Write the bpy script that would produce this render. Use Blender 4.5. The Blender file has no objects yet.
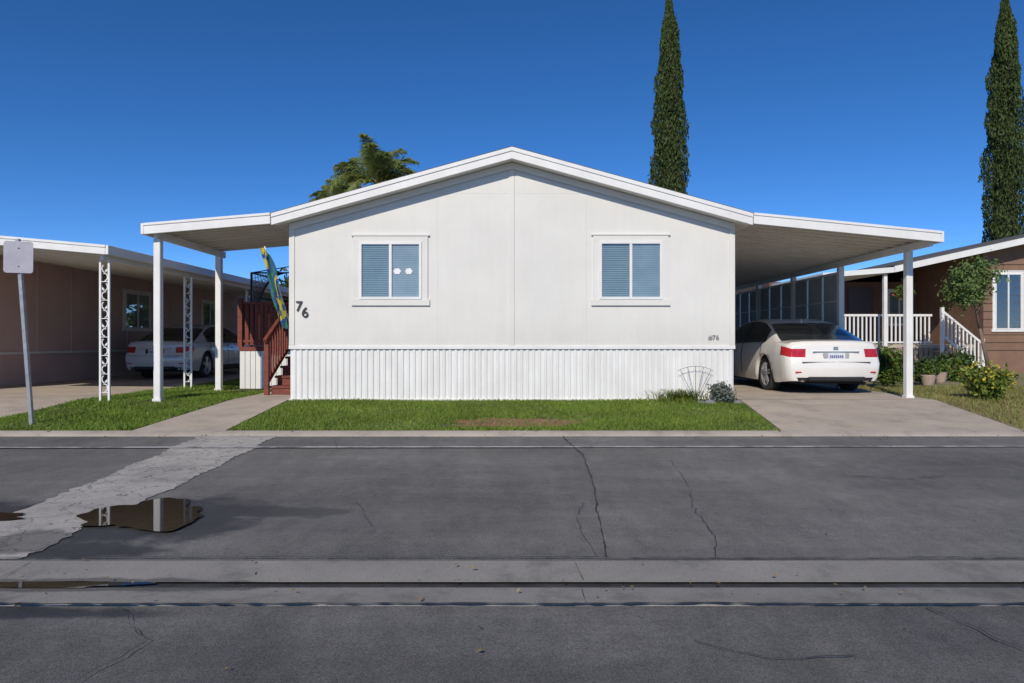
import bpy, math, random
import numpy as np
from mathutils import Matrix, Vector
random.seed(7); rng=np.random.default_rng(7)
sc=bpy.context.scene
sc.view_settings.view_transform='Standard'; sc.view_settings.look='None'; sc.view_settings.exposure=0
COL=sc.collection
EL=math.radians(34); AZ=math.radians(196)

# ---------------- world + sun ----------------
w=bpy.data.worlds.new("World"); sc.world=w; w.use_nodes=True
nt=w.node_tree; bg=nt.nodes['Background']
sky=nt.nodes.new('ShaderNodeTexSky'); sky.sky_type='NISHITA'; sky.sun_disc=False
sky.sun_elevation=EL; sky.sun_rotation=AZ; sky.altitude=3200; sky.air_density=0.68; sky.dust_density=0.0; sky.ozone_density=3.6
hs=nt.nodes.new('ShaderNodeHueSaturation'); hs.inputs['Saturation'].default_value=1.22; hs.inputs['Hue'].default_value=.503
nt.links.new(sky.outputs[0],hs.inputs['Color']); nt.links.new(hs.outputs[0],bg.inputs[0]); bg.inputs[1].default_value=0.15
S=Vector((math.sin(AZ)*math.cos(EL), math.cos(AZ)*math.cos(EL), math.sin(EL)))
ld=bpy.data.lights.new('sun','SUN'); ld.energy=3.65; ld.angle=math.radians(.5); ld.color=(1,.93,.82)
lo=bpy.data.objects.new('sun',ld); COL.objects.link(lo); lo.rotation_euler=S.to_track_quat('Z','Y').to_euler(); lo.location=(0,-5,30)

# ---------------- camera ----------------
cd=bpy.data.cameras.new('camera'); cd.lens=24; cd.sensor_width=36; cd.clip_end=2000; cd.clip_start=.05
co=bpy.data.objects.new('camera',cd); COL.objects.link(co); co.location=(0,0,.97); co.rotation_euler=(math.radians(90),0,0); sc.camera=co

# ---------------- materials ----------------
def V3(c): return (c[0],c[1],c[2],1)
class MB:
    def __init__(s,name):
        s.m=bpy.data.materials.new(name); s.m.use_nodes=True; s.t=s.m.node_tree; s.n=s.t.nodes; s.b=s.n['Principled BSDF']
        s.tc=s.n.new('ShaderNodeTexCoord')
    def L(s,a,b): s.t.links.new(a,b)
    def noise(s,scale,detail=5,rough=.6,stretch=None):
        n=s.n.new('ShaderNodeTexNoise'); n.inputs['Scale'].default_value=scale; n.inputs['Detail'].default_value=detail; n.inputs['Roughness'].default_value=rough
        if stretch:
            mp=s.n.new('ShaderNodeMapping'); mp.inputs['Scale'].default_value=stretch; s.L(s.tc.outputs['Object'],mp.inputs[0]); s.L(mp.outputs[0],n.inputs['Vector'])
        else: s.L(s.tc.outputs['Object'],n.inputs['Vector'])
        return n.outputs['Fac']
    def ramp(s,f,a,b,lo=.35,hi=.65):
        r=s.n.new('ShaderNodeValToRGB'); r.color_ramp.elements[0].position=lo; r.color_ramp.elements[1].position=hi
        r.color_ramp.elements[0].color=V3(a); r.color_ramp.elements[1].color=V3(b); s.L(f,r.inputs[0]); return r.outputs[0]
    def mix(s,f,a,b,mode='MIX'):
        x=s.n.new('ShaderNodeMix'); x.data_type='RGBA'; x.blend_type=mode
        for i,v in ((0,f),(6,a),(7,b)):
            if isinstance(v,(int,float)): x.inputs[i].default_value=v
            elif isinstance(v,tuple): x.inputs[i].default_value=V3(v)
            else: s.L(v,x.inputs[i])
        return x.outputs[2]
    def math(s,op,a,b=None):
        x=s.n.new('ShaderNodeMath'); x.operation=op
        for i,v in enumerate((a,b)):
            if v is None: continue
            if isinstance(v,(int,float)): x.inputs[i].default_value=v
            else: s.L(v,x.inputs[i])
        return x.outputs[0]
    def bump(s,h,st,dist=.01):
        x=s.n.new('ShaderNodeBump'); x.inputs['Strength'].default_value=st; x.inputs['Distance'].default_value=dist; s.L(h,x.inputs['Height']); s.L(x.outputs[0],s.b.inputs['Normal'])
    def color(s,c):
        if isinstance(c,tuple): s.b.inputs['Base Color'].default_value=V3(c)
        else: s.L(c,s.b.inputs['Base Color'])
    def setp(s,**k):
        for a,v in k.items():
            nm={'rough':'Roughness','metal':'Metallic','coat':'Coat Weight','spec':'Specular IOR Level'}[a]
            if isinstance(v,(int,float)): s.b.inputs[nm].default_value=v
            else: s.L(v,s.b.inputs[nm])
def simple(name,c1,c2=None,scale=6,rough=.6,bump=0,bs=60,metal=0,coat=0,stretch=None,spec=.5,lo=.35,hi=.65):
    m=MB(name)
    c2=c2 or tuple(x*.82 for x in c1)
    m.color(m.ramp(m.noise(scale,6,.6,stretch),c1,c2,lo,hi)); m.setp(rough=rough,metal=metal,coat=coat,spec=spec)
    if bump: m.bump(m.noise(bs,4),bump)
    return m.m
def blobmask(m,cx,cy,rx,ry,nz,amp=.5,soft=.12):
    mp=m.n.new('ShaderNodeMapping'); mp.inputs['Location'].default_value=(-cx/rx,-cy/ry,0); mp.inputs['Scale'].default_value=(1/rx,1/ry,0)
    m.L(m.tc.outputs['Object'],mp.inputs[0])
    ln=m.n.new('ShaderNodeVectorMath'); ln.operation='LENGTH'; m.L(mp.outputs[0],ln.inputs[0])
    d=m.math('ADD',ln.outputs['Value'],m.math('MULTIPLY',m.math('SUBTRACT',nz,.5),amp*3))
    r=m.n.new('ShaderNodeMapRange'); r.inputs['From Min'].default_value=1+soft; r.inputs['From Max'].default_value=1-soft; m.L(d,r.inputs['Value']); return r.outputs[0]
def asphalt(name,c1,c2,wet=()):
    m=MB(name)
    c=m.ramp(m.noise(.55,7,.62),c1,c2,.38,.62)
    c=m.mix(.65,c,m.ramp(m.noise(1.0,6,.65,(.35,2.2,1)),(.36,.36,.37),(.68,.68,.66),.3,.7),'OVERLAY')
    c=m.mix(.65,c,m.ramp(m.noise(2.6,8,.75,(1.4,.35,1)),(.36,.36,.36),(.66,.65,.64),.3,.7),'OVERLAY')
    c=m.mix(.5,c,m.ramp(m.noise(9,7,.8),(.36,.36,.36),(.64,.64,.63),.35,.65),'OVERLAY')
    c=m.mix(.95,c,m.ramp(m.noise(150,3,.75),(.2,.2,.2),(.84,.84,.84),.3,.7),'OVERLAY')
    v=m.n.new('ShaderNodeTexVoronoi'); v.inputs['Scale'].default_value=190; m.L(m.tc.outputs['Object'],v.inputs['Vector'])
    c=m.mix(m.math('MULTIPLY',m.math('LESS_THAN',v.outputs['Distance'],.26),.4),c,(.30,.285,.26))
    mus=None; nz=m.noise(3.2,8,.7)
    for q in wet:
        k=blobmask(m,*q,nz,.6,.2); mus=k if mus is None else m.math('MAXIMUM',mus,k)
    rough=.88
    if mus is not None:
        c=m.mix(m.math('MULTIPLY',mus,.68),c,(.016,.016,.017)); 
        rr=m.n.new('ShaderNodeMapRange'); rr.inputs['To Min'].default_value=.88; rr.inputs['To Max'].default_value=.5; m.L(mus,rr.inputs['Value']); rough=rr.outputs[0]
    m.color(c); m.setp(rough=rough,spec=.3); m.bump(m.noise(190,3),.45,.005); return m.m
def concrete(name,c1,c2,stain=(.1,.09,.08),crack=True,wet=(),st=.55):
    m=MB(name)
    c=m.ramp(m.noise(1.3,8,.65),c1,c2,.35,.65)
    c=m.mix(.5,c,m.ramp(m.noise(120,3,.7),(.3,.3,.3),(.72,.72,.72),.3,.7),'OVERLAY')
    c=m.mix(m.ramp(m.noise(2.6,8,.7),(0,0,0),(st,st,st),.52,.75),c,stain)
    if crack:
        v=m.n.new('ShaderNodeTexVoronoi'); v.feature='DISTANCE_TO_EDGE'; v.inputs['Scale'].default_value=2.6
        ad=m.n.new('ShaderNodeVectorMath'); ad.operation='ADD'; nn=m.n.new('ShaderNodeTexNoise'); nn.inputs['Scale'].default_value=5; nn.inputs['Detail'].default_value=6
        m.L(m.tc.outputs['Object'],nn.inputs['Vector'])
        sc_=m.n.new('ShaderNodeVectorMath'); sc_.operation='SCALE'; sc_.inputs['Scale'].default_value=.45; m.L(nn.outputs['Color'],sc_.inputs[0])
        m.L(m.tc.outputs['Object'],ad.inputs[0]); m.L(sc_.outputs[0],ad.inputs[1]); m.L(ad.outputs[0],v.inputs['Vector'])
        c=m.mix(m.math('MULTIPLY',m.math('LESS_THAN',v.outputs['Distance'],.014),.6),c,(.05,.048,.045))
        sp=m.ramp(m.noise(28,6,.8),(0,0,0),(.6,.6,.6),.54,.68)
        c=m.mix(sp,c,(.13,.122,.11))
    nz=m.noise(3.2,6,.65); mus=None
    for q in wet:
        k=blobmask(m,*q,nz); mus=k if mus is None else m.math('MAXIMUM',mus,k)
    if mus is not None: c=m.mix(m.math('MULTIPLY',mus,.6),c,(.04,.04,.04))
    m.color(c); m.setp(rough=.88,spec=.3); m.bump(m.noise(90,4),.35,.006); return m.m
def leafmat(name,a,b,trans=.25):
    m=MB(name); g=m.n.new('ShaderNodeNewGeometry')
    c=m.ramp(g.outputs['Random Per Island'],a,b,0,1)
    c=m.mix(.6,c,m.ramp(m.noise(1.1,4),(.3,.3,.3),(.72,.72,.72),.3,.7),'OVERLAY')
    m.color(c); m.setp(rough=.6,spec=.25)
    tr=m.n.new('ShaderNodeBsdfTranslucent'); m.L(c,tr.inputs[0]); mx=m.n.new('ShaderNodeMixShader'); mx.inputs[0].default_value=trans
    m.L(m.b.outputs[0],mx.inputs[1]); m.L(tr.outputs[0],mx.inputs[2]); m.L(mx.outputs[0],m.n['Material Output'].inputs[0]); return m.m

def wallmat():
    m=MB('painted_siding')
    c=m.ramp(m.noise(1.2,6,.6),(.74,.715,.66),(.68,.655,.605),.3,.7)
    c=m.mix(.25,c,m.ramp(m.noise(3,6,.7,(5,1,.35)),(.42,.42,.41),(.6,.6,.6),.3,.7),'OVERLAY')
    sep=m.n.new('ShaderNodeSeparateXYZ'); m.L(m.tc.outputs['Object'],sep.inputs[0])
    r=m.n.new('ShaderNodeMapRange'); r.inputs['From Min'].default_value=1.4; r.inputs['From Max'].default_value=.85; m.L(sep.outputs[2],r.inputs['Value'])
    c=m.mix(m.math('MULTIPLY',r.outputs[0],m.math('MULTIPLY',m.noise(9,6,.7,(3,1,.5)),.30)),c,(.36,.33,.28))
    m.color(c); m.setp(rough=.6,spec=.3)
    m.bump(m.noise(60,4,.6,(3,1,.5)),.25,.006); return m.m
M_wall=wallmat()
M_white=simple('white_trim_paint',(.80,.785,.75),(.73,.71,.67),3,.5,.1,40)
M_skirt=simple('white_metal_skirting',(.79,.775,.74),(.70,.68,.64),2.5,.4,.05,30,stretch=(1,1,.4))
M_awn=simple('awning_aluminium',(.78,.75,.69),(.70,.67,.61),2,.45)
M_shingle=simple('roof_shingle',(.12,.11,.10),(.08,.075,.07),12,.9,.5,40)
M_dark=simple('dark_void',(.012,.012,.013),(.008,.008,.008),4,.8)
M_black=simple('black_plastic',(.02,.02,.02),(.015,.015,.015),8,.5)
M_blind=simple('window_blinds',(.36,.43,.43),(.30,.37,.38),4,.6)
M_blind2=simple('window_curtain',(.44,.49,.50),(.37,.42,.44),4,.6)
M_wood=simple('redwood_stain',(.23,.05,.03),(.13,.035,.022),5,.7,.2,30,stretch=(1,1,5))
M_pink=simple('pinkish_siding',(.64,.45,.40),(.57,.40,.355),1.5,.75,.15,40)
M_brown=simple('brown_siding',(.24,.14,.09),(.19,.11,.075),2,.8,.15,40)
M_galv=simple('galvanised_steel',(.42,.42,.43),(.3,.3,.31),10,.45,0,30,metal=.6)
M_signback=simple('sign_back',(.44,.42,.46),(.38,.36,.41),6,.5,metal=.1)
M_screen=simple('sun_screen',(.50,.51,.52),(.42,.44,.46),3,.8)
M_bark=simple('bark',(.20,.14,.10),(.12,.085,.06),8,.9,.6,25,stretch=(1,1,.3))
M_number=simple('number_black',(.03,.03,.03),None,8,.5)
M_rock=simple('grey_stone',(.26,.26,.25),(.15,.15,.15),5,.9,.5,30)
M_line=simple('worn_line_paint',(.46,.455,.44),(.16,.157,.153),4,.8,lo=.42,hi=.62)
M_soil=simple('lawn_soil',(.085,.105,.03),(.11,.095,.05),4,.95,.5,50)
M_red=simple('red_dirt',(.28,.13,.065),(.18,.10,.055),5,.95,.6,40)
M_yard=simple('dry_yard',(.30,.24,.13),(.17,.17,.065),1.7,.95,.5,40)
M_ground=simple('ground_dirt',(.18,.15,.10),(.11,.10,.06),.6,.95,.4,20)
wetShadeR=[(-2.5,4.75,.72,.6),(-1.98,4.95,.75,.16),(-3.9,4.9,.8,.35),(-2.6,4.05,.5,.15)]  # damp around puddles; the branching tree shadow is painted into the colour too
M_asph=asphalt('asphalt',(.116,.112,.107),(.152,.147,.140),wetShadeR)
M_asph1=asphalt('asphalt_resurfaced',(.127,.122,.116),(.161,.155,.147))
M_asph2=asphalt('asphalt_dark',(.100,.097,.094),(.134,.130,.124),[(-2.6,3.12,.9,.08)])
M_conc=concrete('driveway_concrete',(.50,.42,.335),(.41,.345,.28),crack=False,stain=(.22,.18,.15),st=.45)
M_curb=concrete('curb_concrete',(.48,.42,.35),(.37,.32,.27),crack=False,stain=(.2,.18,.15))
M_gut=concrete('gutter_concrete',(.29,.27,.243),(.21,.197,.178),(.10,.094,.088),crack=False,wet=[(-2.4,3.5,1.3,.10)],st=.75)
M_cross=concrete('cross_gutter_concrete',(.45,.42,.38),(.34,.317,.29),(.17,.16,.145),wet=[(-3.0,4.2,.3,.25)])
M_crack=simple('crack_fill',(.04,.038,.036),None,5,.8)
M_grass=leafmat('grass_blades',(.11,.19,.02),(.25,.34,.06),.35)
M_dry=leafmat('dry_grass_blades',(.22,.21,.07),(.38,.31,.14),.3)
M_cyp=leafmat('cypress_foliage',(.030,.05,.014),(.085,.115,.03),.15)
M_tree=leafmat('tree_foliage',(.03,.06,.014),(.08,.125,.035),.25)
M_olive=leafmat('olive_foliage',(.09,.15,.04),(.20,.28,.09),.3)
M_palm=leafmat('palm_leaf',(.15,.21,.05),(.36,.38,.12),.4)
M_bush=leafmat('shrub_foliage',(.06,.11,.02),(.16,.22,.04),.25)
M_bush2=leafmat('flowering_shrub_foliage',(.09,.14,.025),(.24,.28,.05),.25)
M_yel=leafmat('yellow_flower',(.55,.40,.03),(.7,.55,.08),.3)
M_pinkf=leafmat('red_flower',(.4,.04,.04),(.5,.1,.12),.3)
M_grey=leafmat('grey_foliage',(.13,.15,.12),(.24,.26,.22),.2)
M_fallen=leafmat('fallen_leaf',(.16,.10,.04),(.34,.24,.10),.1)
def water():
    m=MB('puddle_water'); m.color((.022,.016,.010)); m.setp(rough=.02,spec=.5); m.b.inputs['IOR'].default_value=1.33; m.bump(m.noise(6,2),.02,.002); return m.m
M_water=water()
def glass():
    m=MB('window_glass'); gl=m.n.new('ShaderNodeBsdfGlossy'); gl.inputs['Roughness'].default_value=.02; tr=m.n.new('ShaderNodeBsdfTransparent'); tr.inputs[0].default_value=(.92,.95,.955,1)
    f=m.n.new('ShaderNodeLayerWeight'); f.inputs[0].default_value=.35; mx=m.n.new('ShaderNodeMixShader')
    m.L(m.math('ADD',m.math('MULTIPLY',f.outputs['Facing'],.35),.06),mx.inputs[0]); m.L(tr.outputs[0],mx.inputs[1]); m.L(gl.outputs[0],mx.inputs[2]); m.L(mx.outputs[0],m.n['Material Output'].inputs[0]); return m.m
M_glass=glass()
M_cglass=simple('tinted_car_glass',(.02,.024,.026),None,3,.04,coat=1,spec=.8)
M_rubber=simple('tyre_rubber',(.03,.03,.03),None,20,.8)
M_rim=simple('alloy_rim',(.6,.6,.61),None,20,.3,metal=.7)
M_chrome=simple('chrome',(.75,.75,.76),None,9,.12,metal=1)
M_tail=simple('tail_light_red',(.55,.02,.02),(.36,.012,.012),20,.12,coat=1)
M_tailw=simple('tail_light_clear',(.7,.62,.62),None,20,.15,coat=1)
M_plate=simple('licence_plate',(.75,.76,.78),(.6,.62,.7),14,.4)
M_pw=simple('white_car_paint',(.80,.77,.72),(.77,.74,.69),2,.28,coat=1)
M_pd=simple('silver_white_car_paint',(.68,.68,.68),(.62,.62,.63),2,.28,coat=1)

# ---------------- geometry helpers ----------------
def grp(name,loc=(0,0,0)):
    e=bpy.data.objects.new(name,None); e.empty_display_size=.3; e.location=loc; COL.objects.link(e); return e
def addmesh(name,verts,faces,mats,parent=None,smooth=False,mi=None,local=False):
    me=bpy.data.meshes.new(name); me.from_pydata(verts,[],faces)
    if not isinstance(mats,(list,tuple)): mats=[mats]
    for m in mats: me.materials.append(m)
    if mi is not None: me.polygons.foreach_set('material_index',mi)
    if smooth: me.polygons.foreach_set('use_smooth',[True]*len(me.polygons))
    me.update(); o=bpy.data.objects.new(name,me); COL.objects.link(o)
    if parent is not None:
        o.parent=parent
        if not local: o.matrix_parent_inverse=Matrix.Translation(-Vector(parent.location))
    return o
def bevel(o,wd,seg=1):
    b=o.modifiers.new('bevel','BEVEL'); b.width=wd; b.segments=seg; b.limit_method='ANGLE'; return o
def box(name,x0,x1,y0,y1,z0,z1,mat,parent=None,bev=0,local=False):
    v=[(x,y,z) for x in (x0,x1) for y in (y0,y1) for z in (z0,z1)]
    f=[(0,1,3,2),(4,6,7,5),(0,4,5,1),(2,3,7,6),(0,2,6,4),(1,5,7,3)]
    o=addmesh(name,v,f,mat,parent,local=local)
    if bev: bevel(o,bev)
    return o
def multibox(name,bs,mat,parent=None,local=False):
    v=[];f=[]
    for (x0,x1,y0,y1,z0,z1) in bs:
        b=len(v); v+=[(x,y,z) for x in (x0,x1) for y in (y0,y1) for z in (z0,z1)]
        f+=[tuple(b+i for i in q) for q in [(0,1,3,2),(4,6,7,5),(0,4,5,1),(2,3,7,6),(0,2,6,4),(1,5,7,3)]]
    return addmesh(name,v,f,mat,parent,local=local)
def prismXZ(name,pts,y0,y1,mat,parent=None,bev=0):
    n=len(pts); v=[(x,y0,z) for x,z in pts]+[(x,y1,z) for x,z in pts]
    f=[tuple(range(n)),tuple(range(2*n-1,n-1,-1))]+[(i,i+n,(i+1)%n+n,(i+1)%n) for i in range(n)]
    o=addmesh(name,v,f,mat,parent)
    if bev: bevel(o,bev)
    return o
def beam(name,segs,mat,parent=None,local=False,sides=4):
    v=[];f=[]
    for p0,p1,r0,r1 in segs:
        p0=Vector(p0);p1=Vector(p1);d=(p1-p0).normalized(); a=Vector((1,0,0)); 
        if abs(d.z)<.99: a=d.cross(Vector((0,0,1))).normalized()
        b_=d.cross(a); base=len(v)
        for p,r in ((p0,r0),(p1,r1)):
            for k in range(sides):
                t=2*math.pi*(k+.5)/sides; q=p+a*(math.cos(t)*r)+b_*(math.sin(t)*r); v.append(tuple(q))
        for k in range(sides): f.append((base+k,base+(k+1)%sides,base+sides+(k+1)%sides,base+sides+k))
        f.append(tuple(base+k for k in range(sides))[::-1]); f.append(tuple(base+sides+k for k in range(sides)))
    return addmesh(name,v,f,mat,parent,smooth=sides>6,local=local)
def leaves(name,P,size,mat,parent=None,asp=.5,up=0.0,flatn=False):
    n=len(P); P=np.asarray(P,float); sz=size*(.6+.8*rng.random(n))[:,None]
    u=rng.normal(size=(n,3)); u[:,2]+=up
    if flatn: u[:,2]*=.15
    u/=np.linalg.norm(u,axis=1)[:,None]
    v=rng.normal(size=(n,3)); 
    if flatn: v[:,2]*=.15
    v-=u*(u*v).sum(1)[:,None]; v/=np.linalg.norm(v,axis=1)[:,None]
    q=np.stack([P-u*sz,P+v*sz*asp,P+u*sz,P-v*sz*asp],1).reshape(-1,3)
    idx=np.arange(4*n).reshape(n,4)
    return addmesh(name,q.tolist(),idx.tolist(),mat,parent)
def clumps(cx,cy,cz,rx,ry,rz,nc,nl,cr,shell=.6):
    d=rng.normal(size=(nc,3)); d/=np.linalg.norm(d,axis=1)[:,None]; r=(shell+(1-shell)*rng.random(nc))[:,None]
    C=d*r*np.array([rx,ry,rz])+np.array([cx,cy,cz])
    P=C[rng.integers(0,nc,nl)]+rng.normal(size=(nl,3))*cr*(.5+rng.random(nl))[:,None]
    return P
def gz(y):
    if y<=8.55: return -.17
    if y<11.2: return -.17+.17*(y-8.55)/2.65
    return 0.0
def rz(y): return float(np.interp(y,[3.86,6.0,7.2,8.0,8.42],[-.27,-.262,-.238,-.212,-.196]))
def sheet(name,left,right,mat,dz=.008,parent=None,ysub=.4):
    ys=[];
    for a,b in zip(left[:-1],left[1:]):
        n=max(1,int((b[1]-a[1])/ysub)) if b[1]<=12 else 1
        ys+=[a[1]+(b[1]-a[1])*i/n for i in range(n)]
    ys.append(left[-1][1]); ys=sorted(set(ys+[y for y in (11.2,) if left[0][1]<y<left[-1][1]]))
    lx=np.interp(ys,[p[1] for p in left],[p[0] for p in left]); rx=np.interp(ys,[p[1] for p in right],[p[0] for p in right])
    v=[];f=[]
    for y,a,b in zip(ys,lx,rx):
        v+=[(a,y,gz(y)+dz),(b,y,gz(y)+dz)]
    for i in range(len(ys)-1): f.append((2*i,2*i+1,2*i+3,2*i+2))
    return addmesh(name,v,f,mat,parent)

# ---------------- ground ----------------
prof=[(-400,-.32),(8.36,-.32),(8.5,-.195),(8.55,-.17),(11.2,0),(40,0),(900,0)]
v=[];f=[]
for y,z in prof: v+=[(-700,y,z),(700,y,z)]
for i in range(len(prof)-1): f.append((2*i,2*i+1,2*i+3,2*i+2))
addmesh('ground',v,f,M_ground)
RZ=-.27
def flat(name,x0,x1,y0,y1,z,mat,parent=None): return addmesh(name,[(x0,y0,z),(x1,y0,z),(x1,y1,z),(x0,y1,z)],[(0,1,2,3)],mat,parent)
def strip(name,x0,x1,pr,mat,parent,n=1):
    v=[];f=[]
    for y,z in pr: v+=[(x0,y,z),(x1,y,z)]
    for i in range(len(pr)-1): f.append((2*i,2*i+1,2*i+3,2*i+2))
    return addmesh(name,v,f,mat,parent)
road=grp('road')
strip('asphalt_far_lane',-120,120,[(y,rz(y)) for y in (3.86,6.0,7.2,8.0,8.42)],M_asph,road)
pv=[];pf=[]; ys=[3.88+i*(8.38-3.88)/60 for i in range(61)]
for i,y in enumerate(ys):
    xs=float(np.interp(y,[3.9,5,6,7.2,8.4],[.53,.62,.70,.75,.62]))+.012*math.sin(i*1.9)+.008*math.sin(i*4.1)
    pv+=[(xs,y,rz(y)+.004),(120,y,rz(y)+.004)]
for i in range(60): pf.append((2*i,2*i+1,2*i+3,2*i+2))
addmesh('asphalt_resurfaced_panel',pv,pf,M_asph1,road)
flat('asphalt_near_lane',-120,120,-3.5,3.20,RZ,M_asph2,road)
gut=grp('valley_gutter')
strip('near_band',-120,120,[(3.195,-.285),(3.21,-.266),(3.47,-.281)],M_gut,gut)
strip('joint',-120,120,[(3.46,-.292),(3.56,-.292)],simple('wet_joint',(.035,.034,.033),(.07,.067,.063),5,.6),gut)
strip('far_band',-120,120,[(3.55,-.281),(3.85,-.266),(3.865,-.285)],M_gut,gut)
def ribbon(name,pts,wd,z,mat,parent,jit=.0,dens=.05):
    P=[]
    for a,b in zip(pts[:-1],pts[1:]):
        n=max(1,int(math.dist(a,b)/dens))
        for i in range(n): P.append((a[0]+(b[0]-a[0])*i/n,a[1]+(b[1]-a[1])*i/n))
    P.append(pts[-1]); v=[];f=[]
    acc=0
    for i,p in enumerate(P):
        q=P[min(i+1,len(P)-1)]; r=P[max(i-1,0)]; d=Vector((q[0]-r[0],q[1]-r[1])).normalized(); n=Vector((-d.y,d.x))
        acc=acc*.85+random.gauss(0,jit); ww=wd*(.3+random.random()) if jit else wd
        yy=p[1]+n.y*acc
        zz=(rz(yy) if yy>3.86 else RZ)+z
        v+=[(p[0]+n.x*(acc+ww/2),p[1]+n.y*(acc+ww/2),zz),(p[0]+n.x*(acc-ww/2),p[1]+n.y*(acc-ww/2),zz)]
    for i in range(len(P)-1): f.append((2*i,2*i+1,2*i+3,2*i+2))
    return addmesh(name,v,f,mat,parent)
for i in range(-6,7):
    x=i*3.05+.35; ribbon('expansion_joint',[(x,3.845),(x+.02,3.56)],.004,.003,M_crack,gut,.002); ribbon('expansion_joint',[(x,3.46),(x,3.22)],.004,.004,M_crack,gut,.002)
cg=grp('cross_gutter')
vv=[];ff=[]
N=90
for i in range(N+1):
    t=i/N; y=3.875+(8.41-3.875)*t; xl=-3.50-.36*t+.03*math.sin(i*1.7)*rng.random()+.02*math.sin(i*.31); xr=-2.80-.11*t+.03*math.sin(i*2.3)*rng.random()+.02*math.sin(i*.37)
    vv+=[(xl,y,rz(y)+.006),(xr,y,rz(y)+.006)]
for i in range(N): ff.append((2*i,2*i+1,2*i+3,2*i+2))
addmesh('slab',vv,ff,M_cross,cg)
ribbon('painted_line',[(-40,7.62),(-6,7.62),(-1,7.66),(6,7.70),(40,7.78)],.085,.012,M_line,road,0.0,.5)
for i,(pts,wd,j) in enumerate([([(.62,8.36),(.75,7.2),(.70,6.0),(.62,5.0),(.53,3.9)],.010,.004),
    ([(.53,5.2),(.44,4.7),(.5,3.9)],.004,.008),([(1.35,5.0),(1.25,4.4),(1.15,3.9)],.006,.008),
    ([(1.6,6.9),(1.5,6.0),(1.35,5.0)],.004,.010),([(2.9,5.2),(3.6,4.9),(4.6,5.0)],.004,.01),([(-1.2,5.2),(-.9,4.5),(-1.0,3.9)],.004,.01),([(-2.2,8.3),(-1.9,7.4),(-2.0,6.6)],.004,.01),
    ([(3.0,6.2),(3.5,6.0),(3.9,6.15)],.012,.012),([(-2.9,6.6),(-1.5,6.75),(.6,6.6)],.004,.01),([(4.4,8.3),(4.2,7.4),(4.5,6.2),(4.3,5.0)],.004,.01),
    ([(1.9,3.15),(2.0,2.8),(2.15,2.5)],.008,.01),([(.75,2.8),(1.0,2.66),(1.35,2.68)],.006,.008),([(-40,3.188),(40,3.188)],.018,.003),([(-40,3.872),(40,3.872)],.010,.003),
    ([(-1.8,3.15),(-1.5,2.8),(-1.55,2.4)],.004,.01),([(.8,6.4),(2.4,6.9),(5,6.7),(9,7.1)],.004,.012)]):
    ribbon('crack_%d'%(i+1),pts,wd,.018,M_crack,road,j)
def puddle(cx,cy,rx,ry,z,seed):
    r=random.Random(seed); ph=[r.random()*6.28 for _ in range(5)]; v=[(cx,cy,z)]; n=72
    for k in range(n):
        t=2*math.pi*k/n; q=1+.16*math.sin(2*t+ph[0])+.14*math.sin(3*t+ph[1])+.10*math.sin(5*t+ph[2])+.06*math.sin(9*t+ph[3])+.03*math.sin(17*t+ph[4])
        v.append((cx+rx*q*math.cos(t),cy+ry*q*math.sin(t),z))
    addmesh('puddle',v,[(0,1+k,1+(k+1)%n) for k in range(n)],M_water)
puddle(-2.60,4.85,.40,.42,RZ+.018,11)
puddle(-3.70,4.78,.32,.10,RZ+.018,5)
puddle(-2.45,3.5,.48,.055,-.274,8)
curb=grp('curb')
strip('curb_stone',-120,120,[(8.38,-.205),(8.40,-.190),(8.45,-.172),(8.52,-.160),(8.60,-.152),(8.61,-.2)],M_curb,curb)
multibox('curb_joints',[(i*3.05-.003+.3,i*3.05+.003+.3,8.52,8.60,-.3,-.1515) for i in range(-12,13)],M_crack,curb)
n=420; fx=rng.uniform(-7,8,n); which=rng.random(n)
fy=np.where(which<.45,8.36-np.abs(rng.normal(size=n))*.12,np.where(which<.75,3.5+rng.normal(size=n)*.12,rng.uniform(2,8.3,n)))
P=np.stack([fx,fy,np.array([ (rz(y) if y>3.86 else RZ)+.022 for y in fy])],1); leaves('fallen_leaves',P,.013,M_fallen,None,.5,flatn=True)

# paved / planted sheets
sheet('driveway',[(3.40,8.6),(3.75,11.2),(3.75,27)],[(6.45,8.6),(6.95,11.2),(6.95,27)],M_conc,.012)
multibox('driveway_joint_lines',[(3.75,6.95,13.2,13.212,-.1,.0135),(3.78,6.9,11.3,11.31,-.1,.0135)],M_crack)
sheet('walkway',[(-4.80,8.6),(-4.62,11.2),(-4.62,13.0)],[(-3.62,8.6),(-3.68,11.2),(-3.68,13.0)],M_conc,.012)
sheet('driveway',[(-10.9,8.6),(-10.9,11.2),(-10.9,30)],[(-7.1,8.6),(-7.1,11.2),(-6.7,30)],M_conc,.010)
sheet('yard',[(6.47,8.6),(6.97,11.2),(6.97,30)],[(30,8.6),(30,11.2),(30,30)],M_yard,.008)
lawn=grp('lawn',(0,9.8,0)); sheet('lawn_soil',[(-3.60,8.6),(-3.66,11.2)],[(3.38,8.6),(3.73,11.2)],M_soil,.006,lawn)
lawn2=grp('lawn',(-5.8,10,0)); sheet('lawn_soil',[(-7.08,8.6),(-7.08,11.2),(-6.68,30)],[(-4.82,8.6),(-4.64,11.2),(-4.64,30)],M_soil,.006,lawn2)
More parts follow.
